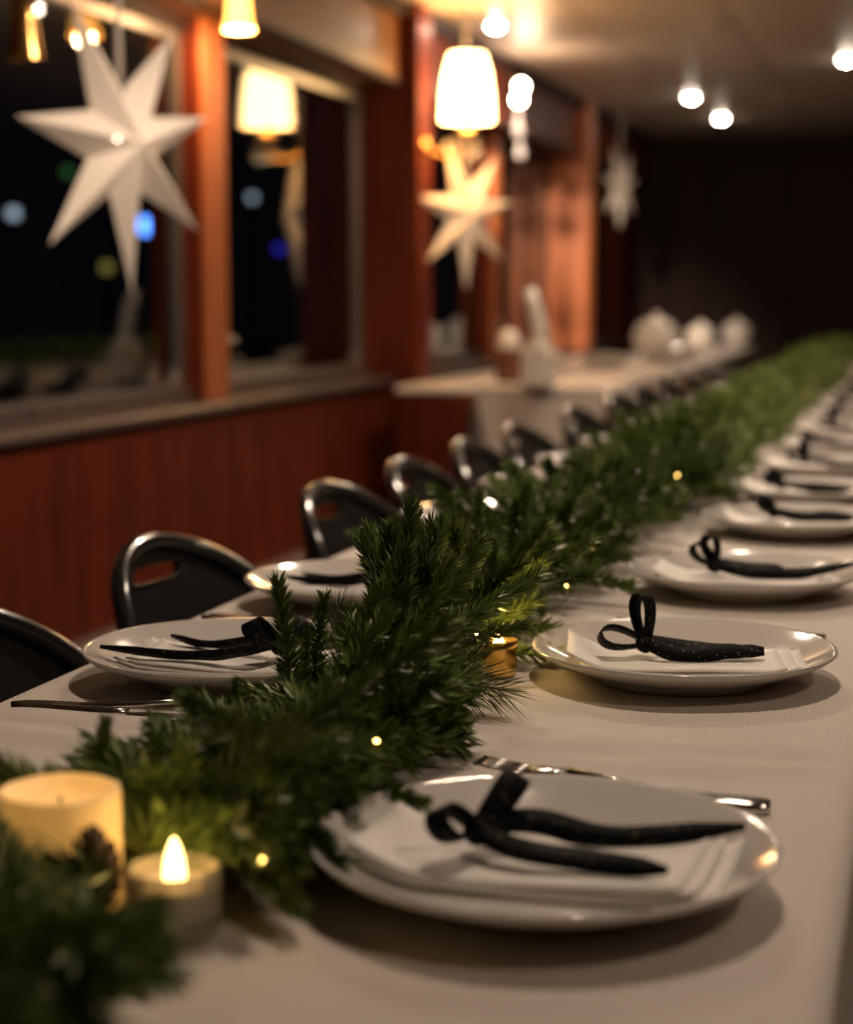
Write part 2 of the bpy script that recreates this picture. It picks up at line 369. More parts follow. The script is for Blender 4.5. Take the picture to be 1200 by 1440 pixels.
# ------------------------------------------------------------------ long table with its cloth
TXL, TXR, TY0, TY1 = -.742, -.047, -.45, 9.2
t = thing('long_table', 'long narrow dining table under the white tablecloth', 'table', (-.39, 4.4, 0))
MB().box(TXL + .39, TXR + .39, TY0 - 4.4, TY1 - 4.4, TZ - .035, TZ - .003, .004).build('tabletop', 'dark_wood', t)
for yy in [TY0 + .15 + k*1.0 for k in range(10)]:
    for xx in (TXL + .1, TXR - .1):
        MB().tube([(xx + .39, yy - 4.4, 0), (xx + .39, yy - 4.4, TZ - .035)], .02, 10).build('leg', 'chair_tube', t)
def cloth_fn(xl, xr, z, drop, y0, y1, rr=.012, amp=.018, creases=(), seed=1):
    """draped cloth: cross-section from left hem over the top to the right hem"""
    def fn(s, tt):
        y = y0 + (y1 - y0)*tt
        Ls = [drop, PI/2*rr, (xr - xl) , PI/2*rr, drop]; tot = sum(Ls); d = s*tot
        wob = math.sin(y*9.3 + seed) + .6*math.sin(y*17.1 + 2*seed) + .4*math.sin(y*31 + seed)
        if d < Ls[0]:
            k = 1 - d/Ls[0]; x = xl - rr - amp*k*(1 + .8*wob); zz = z - rr - drop*k; return (x, y, zz)
        d -= Ls[0]
        if d < Ls[1]:
            a = d/rr; return (xl - rr*math.cos(a), y, z - rr + rr*math.sin(a))
        d -= Ls[1]
        if d <= Ls[2]:
            x = xl + d; h = 0
            for (kind, c, wd, hh) in creases:
                q = (y - c - .03*math.sin(x*5 + c)) if kind == 'y' else (x - c - .006*math.sin(y*2.5))
                h += hh*math.exp(-(q/wd)**2)
            h += .0009*math.sin(x*23 + 3*math.sin(y*4))*math.sin(y*7.3 + 2*math.sin(x*9))
            h *= min(1, d/.03, (Ls[2] - d)/.03)
            return (x, y, z + max(h, -.0015))
        d -= Ls[2]
        if d < Ls[3]:
            a = d/rr; return (xr + rr*math.sin(a), y, z - rr + rr*math.cos(a))
        k = (d - Ls[3])/Ls[4]
        return (xr + rr + amp*k*(1 + .8*wob), y, z - rr - drop*k)
    return fn
crs = [('y', 1.245, .008, .0095), ('y', 1.30, .011, .008), ('y', 1.335, .007, .005), ('y', 2.28, .012, .004), ('y', 3.3, .012, .003), ('y', .62, .015, .003), ('x', -.39, .006, .002), ('y', 1.75, .008, .002)]
mb = MB(); mb.grid(cloth_fn(TXL, TXR, TZ, .235, TY0 - .01, 3.6, creases=crs, amp=.010), 90, 260)
mb.grid(cloth_fn(TXL, TXR, TZ, .235, 3.6, TY1 + .01, creases=crs, amp=.010), 60, 140)
tc_ = mb.build('tablecloth', 'cloth'); tag(tc_, 'off-white woven tablecloth draped over the long central table', 'tablecloth')

# ------------------------------------------------------------------ place settings
PR = .135
def pz(r):
    if r < .082: return .0075
    k = min(1, (r - .082)/(PR - .082)); return .0075 + .021*(k**1.25)
prof = [(0, .003), (.070, .003), (.074, .0), (.080, .0), (.082, .004), (.098, .0095), (.116, .0165), (.131, .0235), (.1345, .0265), (PR, .0280), (.1343, .0291), (.131, .0280), (.118, .0215), (.104, .0152), (.092, .0102), (.083, .0080), (.074, .0075), (0, .0075)]
plate_me = MB().lathe(prof, 64).mesh('dinner_plate', 'porcelain')
def napkin_mesh(seed, L=.198, W=.098):
    rn = random.Random(seed); mb = MB(); sk = rn.uniform(-.12, .12)
    for lay in range(3):
        dx, dw = -.006*lay + rn.uniform(-.003, .003), -.004*lay
        def fn(u, v_):
            x = (u - .5)*(L + dw) + dx; y = (v_ - .5)*(W + dw); x2 = x + sk*y
            base = max(pz(math.hypot(x2, y)), .0075 + .35*(pz(abs(x2)) - .0075) + .002*abs(u - .5))
            return (x2, y, base + .0035 + lay*.0022 + .0012*math.sin(u*7 + seed + lay)*(1 if lay else .4) + .003*(abs(u - .5)*2)**4*(lay*.5))
        mb.grid(fn, 18, 8, th=.0016)
    return mb.mesh('napkin', 'napkin')
def bow(parent, seed, style):
    """velvet bow, local +x points to the seat; lies on the napkin at z ~ .018"""
    rn = random.Random(seed*7 + 3); z0 = .0205; wv = .0165
    kx, ky = -.035 + rn.uniform(-.008, .008), rn.uniform(-.008, .008)
    if style == 'A':   loops = [((.014, .030, .020), .046), ((-.012, -.022, .010), .038)]; tails = [[(0, .008), (.03, .030), (.075, .030), (.15, .050)], [(0, -.006), (.03, -.018), (.075, -.024), (.115, -.032)]]
    elif style == 'B': loops = [((-.004, .010, .034), .044), ((-.030, -.008, .006), .042)]; tails = [[(0, .004), (.035, .012), (.075, .001), (.105, .002)], [(0, -.006), (.035, -.016), (.075, -.010), (.105, -.003)]]
    elif style == 'C': loops = [((-.006, .012, .026), .036), ((-.020, -.004, .020), .034)]; tails = [[(0, .008), (.025, .028), (.055, .026), (.078, .004)], [(0, -.006), (.045, -.014), (.095, -.006), (.16, .006)]]
    else:
        j = lambda s_: rn.uniform(-s_, s_)
        loops = [((-.006 + j(.012), .014 + j(.006), .018 + j(.008)), .036), ((-.018 + j(.008), -.012 + j(.006), .014 + j(.006)), .034)]
        tails = [[(0, .006), (.035, .014 + j(.008)), (.075, .010 + j(.01)), (.12, .018 + j(.012))], [(0, -.006), (.035, -.014 + j(.006)), (.07, -.014 + j(.01)), (.11, -.018 + j(.012))]]
    mb = MB()
    mb.lathe([(0, -.0085), (.006, -.0075), (.0085, -.003), (.0085, .003), (.006, .0075), (0, .0085)], 14, Matrix.Translation((kx, ky, z0 + .008)) @ Matrix.Rotation(.35, 4, 'Z') @ Matrix.Rotation(PI/2, 4, 'X') @ Matrix.Diagonal((1.0, .95, 1.05, 1)))
    mb.build('knot', 'ribbon', parent)
    for (d, ln) in loops:
        dv = Vector(d).normalized(); side = Vector((0, 0, 1)).cross(dv); side = side.normalized() if side.length > .1 else Vector((1, 0, 0))
        up = dv.cross(side); wdir = side*.75 + up*.45; cross = dv.cross(wdir).normalized(); base = Vector((kx, ky, z0 + .009)); pts = []
        for i in range(19):
            a = -PI + 2*PI*i/18; q = (1 + math.cos(a))/2
            pts.append(base + dv*ln*q + cross*.0125*math.sin(a)*(.35 + .65*q)*(1.0))
        mb = MB().strip(pts, wdir, lambda i: wv*(.55 + .45*math.sin(PI*i/18)), .0011)
        for k in range(len(mb.v)):
            x, y, zz = mb.v[k]; mb.v[k] = (x, y, max(zz, z0 - .002))
        mb.build('loop', 'ribbon', parent)
    for q, tl in enumerate(tails):
        pts = [(kx + x, ky + y, z0 + .0035 + (.007*math.exp(-x/.02)) + (.003*math.sin(x*70 + seed + q) if x > .02 else 0) + max(0, pz(math.hypot(kx + x, ky + y)) - .012)*.7) for x, y in tl]
        P = bez(pts, 8); m_ = len(P)
        tilt = [rn.uniform(.5, 1.15) for _ in range(3)]
        def wd(i, tilt=tilt, m_=m_):
            k = i/(m_ - 1)*2; a = tilt[int(min(k, 1))]*(1 - k % 1) + tilt[int(min(k, 1)) + 1]*(k % 1) if k < 2 else tilt[2]
            return (0, math.cos(a), math.sin(a))
        mb = MB().strip(P, wd, lambda i: wv*(.62 + .38*math.sin(PI*min(1, (i + 2)/m_))) if i < m_ - 3 else wv*.45*(m_ - i)/3 + .002, .0011)
        for k in range(len(mb.v)):
            x, y, zz = mb.v[k]; mb.v[k] = (x, y, max(zz, z0 - .003))
        mb.build('tail', 'ribbon', parent)
# cutlery meshes (lying along x, handle at +x), z = resting on the cloth
def flat_outline(sec, th, zfun):
    """sec: list of (x, halfwidth)"""
    mb = MB(); v = []; f = []
    for (x, hw) in sec:
        z = zfun(x); v += [(x, -hw, z), (x, -hw*.6, z + th), (x, hw*.6, z + th), (x, hw, z), (x, 0, z - th*.3)]
    for i in range(len(sec) - 1):
        for k in range(5): f.append((i*5 + k, i*5 + (k + 1) % 5, i*5 + 5 + (k + 1) % 5, i*5 + 5 + k))
    f.append((4, 3, 2, 1, 0)); f.append(tuple((len(sec) - 1)*5 + k for k in range(5)))
    return mb.add(v, f, True)
kn_h = flat_outline([(.005, .005), (.02, .0065), (.06, .0085), (.095, .0095), (.105, .007), (.108, .002)], .006, lambda x: .001).mesh('handle', 'steel')
kn_b = flat_outline([(-.108, .001), (-.10, .005), (-.08, .0085), (-.04, .0095), (-.005, .008), (.006, .005)], .0022, lambda x: .0015).mesh('blade', 'steel')
fk_h = flat_outline([(-.04, .0035), (0, .004), (.05, .006), (.085, .0095), (.098, .008), (.102, .002)], .0035, lambda x: .0015 + .008*math.exp(-((x + .03)/.03)**2)).mesh('handle', 'steel')
mbf = flat_outline([(-.072, .0115), (-.062, .0115), (-.05, .008), (-.038, .0036)], .0025, lambda x: .006 + .002*math.sin((x + .07)*60))
mbf2 = mbf.mesh('head', 'steel')
tine = flat_outline([(-.108, .0008), (-.10, .0014), (-.07, .0016)], .0022, lambda x: .0095 - .0035*((x + .108)/.036)).mesh('tine', 'steel')
def cutlery(x, y, sgn, knife_lab, fork_lab, full, rn):
    rz = (0 if sgn > 0 else PI) + rn.uniform(-.05, .05)
    k = thing('table_knife', knife_lab, 'knife', (x, y, TZ + .001), rz, 'knives laid beside the plates')
    link(kn_h, 'handle', k); link(kn_b, 'blade', k)
    f_ = thing('table_fork', fork_lab, 'fork', (x + .006*sgn, y + .021, TZ + .001), rz + rn.uniform(-.1, .1), 'forks laid beside the plates')
    link(fk_h, 'handle', f_); hd = link(mbf2, 'head', f_)
    for q in (-1.5, -.5, .5, 1.5): link(tine, 'tine', hd, (0, q*.0062, 0))
right = [(-.205, .975), (-.203, 1.565), (-.196, 2.04), (-.176, 2.57), (-.186, 2.97)] + [(-.19, 3.42 + .46*k) for k in range(12)]
left = [(-.588, 1.455), (-.594, 1.86), (-.597, 2.475), (-.588, 2.90)] + [(-.59, 3.36 + .46*k) for k in range(12)]
rn = random.Random(5)
for side, rows in (('window', left), ('right-hand', right)):
    sgn = -1 if side == 'window' else 1
    for i, (x, y) in enumerate(rows):
        where = '%s from the camera on the %s side' % (ORD[i] if i else 'first', side)
        o = bpy.data.objects.new('dinner_plate', plate_me); C.objects.link(o); o.location = (x, y, TZ + .0015)
        tag(o, 'glossy white dinner plate, ' + where, 'plate', 'dinner plates on the long table')
        o = bpy.data.objects.new('napkin', napkin_mesh(i + (50 if sgn < 0 else 0))); C.objects.link(o)
        o.location = (x + .006*sgn, y + rn.uniform(-.008, .008), TZ + .0015); rz = (0 if sgn > 0 else PI) + rn.uniform(-.10, .10); o.rotation_euler = (0, 0, rz)
        tag(o, 'folded white napkin on a plate, ' + where, 'napkin', 'folded napkins on the plates')
        st = {0: 'A', 1: 'B', 2: 'C'}.get(i, 'D') if sgn > 0 else {0: 'A'}.get(i, 'D')
        b_ = thing('ribbon_bow', 'black velvet ribbon bow on a napkin, ' + where, 'bow', (x, y, TZ + .0015), rz, 'black bows on the napkins')
        bow(b_, i + (30 if sgn < 0 else 0), st)
        cy = y + (.188 if sgn > 0 else -.165)
        cutlery(x + (.006 if sgn > 0 else -.022), cy, sgn, 'steel knife beside a plate, ' + where, 'steel fork beside a plate, ' + where, True, rn)

# ------------------------------------------------------------------ garland of artificial pine
def sprig_mesh(name, ln, nn, nl, spread, seed, mat, wid=.0013, taper=.55, droop=0.0):
    """stem along +z, needles angled forward all round"""
    r_ = random.Random(seed); mb = MB()
    bend = (r_.uniform(-.12, .12), r_.uniform(-.12, .12))
    axis = lambda s: Vector((bend[0]*s*s*ln, bend[1]*s*s*ln, s*ln))
    for i in range(nn):
        s = .06 + .94*(i + .5)/nn; a = i*2.39996 + r_.uniform(-.3, .3)
        sp = spread*(1 - taper*s) + r_.uniform(-.15, .15); l = nl*(1 - .45*s*taper)*r_.uniform(.75, 1.15)
        d = Vector((math.cos(a)*math.sin(sp), math.sin(a)*math.sin(sp), math.cos(sp))); p0 = axis(s)
        sd = d.cross(Vector((r_.uniform(-1, 1), r_.uniform(-1, 1), r_.uniform(-1, 1)))).normalized()*wid
        mid = p0 + d*l*.55; tip = p0 + d*l + Vector((0, 0, droop*l))
        mb.add([p0 - sd*.5, p0 + sd*.5, mid + sd, mid - sd, tip], [(0, 1, 2, 3), (3, 2, 4)])
    return mb.mesh(name, mat), axis, ln
def stem_mesh(axis, seed): return MB().tube([axis(k/5) for k in range(6)], lambda i: .0016 - .0002*i, 5).mesh('stem', 'stem_bark')
V = []
for k in range(6): m_, ax, _ = sprig_mesh('fir_sprig', .110 + .006*k, 330, .0235, 1.12, 100 + k, 'needles'); V.append((m_, stem_mesh(ax, k)))
VL = []
for k in range(3): m_, ax, _ = sprig_mesh('pine_sprig', .09, 130, .075, .85, 200 + k, 'long_needles', .0008, .5, .05); VL.append((m_, stem_mesh(ax, k)))
VF = [sprig_mesh('far_sprig', .12, 100, .030, 1.1, 300 + k, 'needles', .0022)[0] for k in range(4)]
gar = thing('pine_garland', 'artificial green pine garland along the middle of the long table', 'garland', (-.42, .45, TZ))
GC = lambda y: Vector((-.42 + .022*max(0, min(1, (1.35 - y)/.3)) + .014*math.sin(y*2.1 + .6) + .008*math.sin(y*5.2), y, TZ + .034 + .006*math.sin(y*3.3)))
MB().tube([GC(.38 + .12*k) - gar.location - Vector((0, 0, .022)) for k in range(74)], .006, 8).build('main_stem', 'stem_bark', gar)
rg = random.Random(11)
NSPR = [0]
def put(me_pair, base, d, roll, sc, nm='sprig'):
    q = d.to_track_quat('Z', 'Y').to_euler(); mt = d.to_track_quat('Z', 'Y').to_matrix() @ Matrix.Rotation(roll, 3, 'Z')
    o = link(me_pair[0], nm, gar, base - gar.location, mt.to_euler(), (sc, sc, sc)); link(me_pair[1], 'stem', o); NSPR[0] += 1
# candles standing in the garland keep a little room around them
CAND = onz(88, 1292, TZ); CAND.z = TZ
TEA = onz(247, 1312, TZ); TEA.z = TZ
VOT = onz(702, 952, TZ); VOT.z = TZ
clear = [(CAND, .040), (TEA, .026), (VOT, .02)]
def hmax(y):
    P_ = [(.3, .075), (1.12, .080), (1.25, .11), (1.36, .135), (1.5, .125), (1.65, .105), (1.9, .10), (2.2, .115), (2.6, .11), (9, .11)]
    for (a, ha), (c_, hc) in zip(P_, P_[1:]):
        if a <= y <= c_: return ha + (hc - ha)*(y - a)/(c_ - a)
    return .08
CONE = onz(124, 1312, TZ) + Vector((0, 0, .03))
def blocked(base, d, ln):
    for k in range(9):
        p_ = base + d*ln*k/8
        for c, r_ in clear:
            if (p_.xy - c.xy).length < r_ and p_.z < TZ + .11: return True
        # nothing may stand between the lens and the lit fronts of the two near candles or the votive
        for tgt, r_ in ((CAND + Vector((.004, 0, .062)), .026), (TEA + Vector((.004, 0, .035)), .018), (TEA + Vector((.018, 0, .012)), .022), (VOT + Vector((.014, 0, .018)), .026), (CONE, .018), (Vector((-.60, 1.45, TZ + .022)), .042), (Vector((-.555, 1.45, TZ + .022)), .032), (Vector((-.66, 1.42, TZ + .02)), .04), (Vector((-.66, 1.85, TZ + .02)), .05), (Vector((-.70, 1.30, TZ)), .03), (Vector((-.63, 1.30, TZ)), .02)):
            a_ = Vector((0, 0, CAMZ)); ab = tgt - a_; s = max(0, min(1, (p_ - a_).dot(ab)/ab.dot(ab)))
            if s < .975 and (a_ + ab*s - p_).length < r_: return True
    return False
# distinct upright tips seen in the photograph
for (px, py, x, sc, long) in [(545, 752, -.42, 1.12, 0), (405, 828, -.465, .75, 0), (480, 800, -.47, .95, 1), (445, 850, -.455, .8, 0), (425, 890, -.46, .8, 0), (330, 955, -.47, .8, 0), (160, 1010, -.47, .8, 0), (690, 765, -.40, .85, 0), (760, 800, -.36, .8, 0), (600, 790, -.41, .9, 0), (820, 655, -.44, 1., 0), (760, 1000, None, 1.25, 1)]:
    if x is None:
        tip = onz(px, py, TZ + .012); base = Vector((tip.x - .10, tip.y + .03, TZ + .03))
    else:
        tip = onx(px, py, x); base = Vector((x + rg.uniform(-.01, .01), tip.y + rg.uniform(-.02, .02), TZ + .02))
    d = tip - base; put((VL if long else V)[rg.randrange(3)], base, d.normalized(), rg.uniform(0, 6), (d.length + (0 if not long else -.03))/(.118 if not long else .11))
for k in range(12):     # tufts lying between the tea light and the nearest plate
    base = Vector((-.385 + .004*k % .03, .93 + .016*k, TZ + .030 + .004*(k % 3))); tip = Vector((-.312 - .018*(k % 3), .865 + .019*k, TZ + .020 + .014*(k % 2)))
    put(V[k % 6], base, (tip - base).normalized(), k*1.3, (tip - base).length/.118 + .08)
while NSPR[0] < 285:
    k = rg.random(); y = .40 + 2.75*(k**1.35); ph = rg.choice([rg.uniform(-.15, PI + .15), rg.uniform(.3, PI - .3)])
    ya = rg.uniform(-.75, .75)
    d = Vector((math.cos(ph), ya, math.sin(ph)*.95 + .03)).normalized(); base = GC(y) + Vector((math.cos(ph)*.012, 0, .012*math.sin(ph)))
    sc = rg.uniform(.72, 1.0); long = rg.random() < .16
    if long: sc *= .75
    if base.z + d.z*.12*sc < TZ + .020: d.z = (TZ + .020 - base.z)/(.12*sc); d.normalize()
    hi = TZ + hmax(y + d.y*.1) - .012 - base.z
    if d.z*.125*sc > hi:
        d.z = hi/(.125*sc); d.normalize()
    tx = base.x + d.x*.125*sc
    if y < 2.6 and (tx > (-.328 if .74 < y + d.y*.1 < 1.12 else -.305) or tx < -.545): continue
    if blocked(base, d, .13*sc): continue
    put((VL if long else V)[rg.randrange(3 if long else 6)], base, d, rg.uniform(0, 6), sc)
fill = MB(); cnt = 0
VN = [sprig_mesh('inner_sprig', .09, 130, .026, 1.15, 400 + k, 'needles', .0015)[0] for k in range(4)]
VNd = [([v.co.copy() for v in me.vertices], [tuple(p_.vertices) for p_ in me.polygons]) for me in VN]
while cnt < 700:
    y = .36 + .40*rg.random() if cnt < 190 else .80 + .5*rg.random() if cnt < 360 else .36 + 1.0*rg.random() if cnt < 540 else 1.2 + 1.8*rg.random(); ph = rg.uniform(-.2, PI + .2)
    d = Vector((math.cos(ph)*1.15, rg.uniform(-.8, .8), math.sin(ph)*.7)).normalized(); base = GC(y) + Vector((rg.uniform(-.02, .02), 0, rg.uniform(-.012, .004)))
    hi = TZ + hmax(y) - .03 - base.z; sc = rg.uniform(.8, 1.1)
    if d.z*.09*sc > hi: d.z = hi/(.09*sc); d.normalize()
    tx = base.x + d.x*.10*sc
    if tx > (-.325 if .74 < y + d.y*.08 < 1.12 else -.305) or tx < -.54: continue
    if blocked(base, d, .09*sc): continue
    M_ = Matrix.Translation(base - gar.location) @ d.to_track_quat('Z', 'Y').to_matrix().to_4x4() @ Matrix.Rotation(rg.uniform(0, 6), 4, 'Z') @ Matrix.Scale(sc, 4)
    q = VNd[rg.randrange(4)]; fill.add(q[0], q[1], False, M_); cnt += 1
for k in range(len(fill.v)):
    x, y, z = fill.v[k]; fill.v[k] = (x, y, max(z, .003))
fo = fill.build('inner_sprigs', 'needles', gar); fo['kind'] = 'stuff'
# the far sprigs, too many to pick apart: one piece of real geometry
far = MB()
for k in range(620):
    y = 2.7 + 6.3*(k/620)**1.1; ph = rg.uniform(-.15, PI + .15)
    d = Vector((math.cos(ph), rg.uniform(-.8, .8), math.sin(ph))).normalized(); base = GC(y) - gar.location
    M_ = Matrix.Translation(base) @ d.to_track_quat('Z', 'Y').to_matrix().to_4x4() @ Matrix.Rotation(rg.uniform(0, 6), 4, 'Z') @ Matrix.Scale(rg.uniform(.8, 1.05), 4)
    me = VF[rg.randrange(4)]
    far.add([v.co for v in me.vertices], [tuple(p_.vertices) for p_ in me.polygons], False, M_)
for k in range(len(far.v)):
    x, y, z = far.v[k]; far.v[k] = (x, y, max(z, .003))
fo = far.build('far_sprigs', 'needles', gar); fo['kind'] = 'stuff'
# fairy lights wound through it
fx = thing('fairy_lights', 'string of tiny warm fairy lights wound through the pine garland', 'fairy lights', (-.42, .45, TZ))
wp = []; bulbs = []
yy = .48; k = 0
while yy < 8.6:
    a = k*1.05 + rg.uniform(-.3, .3); rr = rg.uniform(.035, .055) if yy < 1.3 else rg.uniform(.05, .075); c = GC(yy) - fx.location
    p_ = c + Vector((math.cos(a)*rr*1.15, 0, max(-.025, math.sin(a)*rr)))
    wp.append(p_); bulbs.append(p_ + Vector((rg.uniform(-.01, .01), 0, .008))); yy += .032 if yy < 3 else .07; k += 1
MB().tube(bez(wp, 3), .0005, 4).build('wire', 'wire', fx)
bm_ = MB().lathe([(0, -.002), (.0015, -.0015), (.0019, 0), (.0015, .002), (0, .0032)], 8).mesh('bulb', 'fairy_bulb')
for i, p_ in enumerate(bulbs):
    if i % 3 == 0: link(bm_, 'bulb', fx, p_, (rg.uniform(-1, 1), rg.uniform(-1, 1), 0), (.8,)*3)

# ------------------------------------------------------------------ candles
c = thing('pillar_candle', 'glowing cream wax pillar candle at the lower left', 'candle', CAND + Vector((0, 0, .001)))
def cprof(R_, H):
    return [(R_*.96, 0), (R_, .003), (R_, H*.5), (R_*.995, H - .004), (R_*.97, H), (R_*.9, H + .001), (R_*.82, H - .004), (R_*.5, H - .007), (0, H - .008)]
MB().lathe(cprof(.0335, .072), 40, rfun=lambda k, n: 1 + .012*math.sin(k*1.7) + .01*math.sin(k*.6)).build('wax_body', 'wax', c)
MB().tube([(0, 0, .063), (.001, 0, .068)], .0012, 6).build('wick', 'pinecone', c)
ld = bpy.data.lights.new('candle_light', 'POINT'); ld.energy = .012; ld.color = (1, .55, .2); ld.shadow_soft_size = .01
lo = bpy.data.objects.new('candle_light', ld); C.objects.link(lo); lo.parent = c; lo.location = (0, 0, .092)
c = thing('tea_light', 'lit tea light with a ribbed clear case at the lower left', 'candle', TEA + Vector((0, 0, .001))); c.scale = (1.12, 1.12, 1.05)
MB().lathe([(.0195, 0), (.0200, .002), (.0200, .024), (.0192, .026), (.0185, .0235), (.012, .0225), (0, .0225)], 36).build('body', 'tealight_body', c)
MB().lathe([(.0205, 0), (.0222, .004), (.0222, .033), (.0212, .0345), (.0205, .033), (.0206, .004), (.0200, .001)], 72, rfun=lambda k, n: 1 + .012*(k % 2)).build('case', 'tealight_case', c)
MB().lathe([(.001, .0225), (.0042, .024), (.0054, .029), (.0050, .036), (.0034, .043), (.0014, .048), (0, .0495)], 20).build('flame', 'flame', c)
ld = bpy.data.lights.new('tea_glow', 'POINT'); ld.energy = .03; ld.color = (1, .6, .22); ld.shadow_soft_size = .006
lo = bpy.data.objects.new('tea_glow', ld); C.objects.link(lo); lo.parent = c; lo.location = (0, 0, .056)
def votive(loc, lab, lit):
    c = thing('votive_holder', lab, 'candle holder', loc); c.scale = (.62, .62, .72)
    MB().lathe([(.0215, 0), (.0235, .003), (.0255, .035), (.0262, .046), (.0252, .0465), (.0243, .035), (.0222, .004), (0, .003)], 56, rfun=lambda k, n: 1 + .03*(k % 2)).build('ribbed_glass', 'gold_glass', c)
    MB().lathe([(.018, .004), (.019, .006), (.019, .036), (.0185, .038), (.012, .036), (0, .0365)], 24).build('wax', 'wax', c)
    MB().lathe([(.001, .0365), (.005, .040), (.006, .045), (.004, .053), (0, .059)], 14).build('flame', 'candle_glow', c)
    if lit:
        ld = bpy.data.lights.new('votive_light', 'POINT'); ld.energy = .10; ld.color = (1, .62, .2); ld.shadow_soft_size = .008
        lo = bpy.data.objects.new('votive_light', ld); C.objects.link(lo); lo.parent = c; lo.location = (.0, 0, .068)
votive(VOT + Vector((0, 0, .001)), 'ribbed gold glass votive glowing at the edge of the garland', True)
p_ = onz(1062, 640, TZ); votive((p_.x - .02, p_.y, TZ + .001), 'small distant votive glowing beside the far part of the garland', True)
# pine cone before the pillar candle
pc = thing('pine_cone', 'dark brown pine cone lying before the pillar candle', 'pine cone', CONE - Vector((0, 0, .019))); pc.scale = (1.3, 1.3, 1.15)
core = MB().lathe([(0, 0), (.008, .002), (.011, .012), (.010, .026), (.005, .036), (0, .038)], 12).build('core', 'pinecone', pc)
sm_ = MB().add([(-.003, 0, 0), (.003, 0, 0), (.0055, .008, .001), (.003, .0115, .0035), (0, .0125, .0045), (-.003, .0115, .0035), (-.0055, .008, .001), (0, .008, .0042), (0, .007, -.001)], [(0, 1, 7), (1, 2, 7), (2, 3, 7), (3, 4, 7), (4, 5, 7), (5, 6, 7), (6, 0, 7), (1, 0, 8), (2, 1, 8), (3, 2, 8), (4, 3, 8), (5, 4, 8), (6, 5, 8), (0, 6, 8)]).mesh('scale', 'pinecone')
for i in range(64):
    s = i/63; a = i*2.39996; r_ = .0075 + .0035*math.sin(PI*min(1, s*1.1)) - .004*s; k = .55 + .25*math.sin(PI*min(1, .15 + s*.8))
    link(sm_, 'scale', pc, (math.cos(a)*r_, math.sin(a)*r_, .004 + .033*s), (.45 + .75*s, 0, a - PI/2), (k, k, k))

# ------------------------------------------------------------------ chairs along the window side
RB = .205
def back_fn(th):                                   # top edge of the wrap-round back
    k = abs(th)/1.25; return .455 + .318*math.sqrt(max(0, 1 - k**1.9))
def shell_pt(th, z, r=RB):
    lean = .10*(z - .45); return Vector((-(r + lean)*math.cos(th) + .0, (r + lean*.6)*math.sin(th), z))
mb = MB(); NU, NV = 72, 64; vv = {}; HOLE = lambda th, z: (th/.24)**4 + ((z - .736)/.012)**4 < 1
vs2 = []; fs2 = []
for i in range(NU + 1):
    th = -1.22 + 2.44*i/NU; zt = back_fn(th) - .006
    for j in range(NV + 1): vs2.append(shell_pt(th, .45 + (zt - .45)*j/NV))
for i in range(NU):
    for j in range(NV):
        q = [i*(NV + 1) + j, (i + 1)*(NV + 1) + j, (i + 1)*(NV + 1) + j + 1, i*(NV + 1) + j + 1]
        cc = sum((vs2[a] for a in q), Vector())/4; th = math.atan2(cc.y, -cc.x)
        if not HOLE(th, cc.z): fs2.append(tuple(q))
mb.add(vs2, fs2, True); bme = mb.mesh('backrest', 'chair_shell')
rim = MB().tube([shell_pt(-1.24 + 2.48*i/48, back_fn(-1.24 + 2.48*i/48)) for i in range(49)], .013, 10).mesh('back_frame', 'chair_tube')
hr = MB().tube([shell_pt(.25*math.copysign(abs(math.cos(a))**.5, math.cos(a)), .736 + .0125*math.copysign(abs(math.sin(a))**.5, math.sin(a))) for a in [2*PI*k/32 for k in range(32)]], .0035, 6, closed=True).mesh('grip_rim', 'chair_tube')
seat = MB().lathe([(0, .425), (.15, .425), (.18, .430), (.19, .442), (.184, .455), (.14, .460), (0, .450)], 36).mesh('seat', 'chair_shell')
legm = [MB().tube([(sx*.15, sy*.15, .43), (sx*.17, sy*.165, .25), (sx*.20, sy*.19, 0)], .012, 8).mesh('leg', 'chair_tube') for sx in (-1, 1) for sy in (-1, 1)]
ch_y = [1.47, 1.98, 2.64, 3.10, 3.55, 4.00, 4.68, 5.33, 5.80, 6.35, 6.9, 7.5]
CHX = -.90
for i, y in enumerate(ch_y):
    c = thing('dining_chair', 'black round-backed chair, %s from the camera on the window side' % (ORD[i] if i else 'first'), 'chair', (CHX + RB, y, 0), rn.uniform(-.06, .06) - .12, 'black chairs along the window side')
    b_ = link(bme, 'backrest', c); b_.modifiers.new('thick', 'SOLIDIFY').thickness = .010
    link(rim, 'back_frame', c); link(hr, 'grip_rim', c); link(seat, 'seat', c)
    for l_ in legm: link(l_, 'leg', c)

# ------------------------------------------------------------------ paper stars
def star(loc, e1, lab, R=.34, top=CEIL, a0=-89):
    t = thing('paper_star', lab, 'star', loc, math.atan2(e1[1], e1[0]), 'hanging paper stars')
    ri, dp = R*.36, R*.20; OFF = (0, 0, -3, -15, -3, 2, 0)
    for k in range(7):
        A = [math.radians(a0 + 360*(k + q)/7 + OFF[(k + q) % 7]) for q in (-1, 0, 1)]; a, al, ar = A[1], (A[0] + A[1])/2, (A[1] + A[2])/2
        P = lambda r, an, y=0: (r*math.cos(an), y, r*math.sin(an))
        v = [(0, -dp, 0), P(ri, al), P(R, a), P(ri, ar), (0, dp, 0)]
        MB().add(v, [(0, 1, 2), (0, 2, 3), (4, 2, 1), (4, 3, 2)]).build('star_point', 'star_paper', t)
    ztop = top - loc[2]
    MB().strip([(0, 0, ri*.9), (0, 0, ztop*.5 + .1), (0, 0, ztop - .002)], (1, 0, 0), .020, .002).build('hanging_strap', 'strap', t)
    MB().box(-.014, .014, -.006, .006, ri*.9 - .01, ri*.9 + .035, .003).build('clip', 'aluminium', t)
    return t
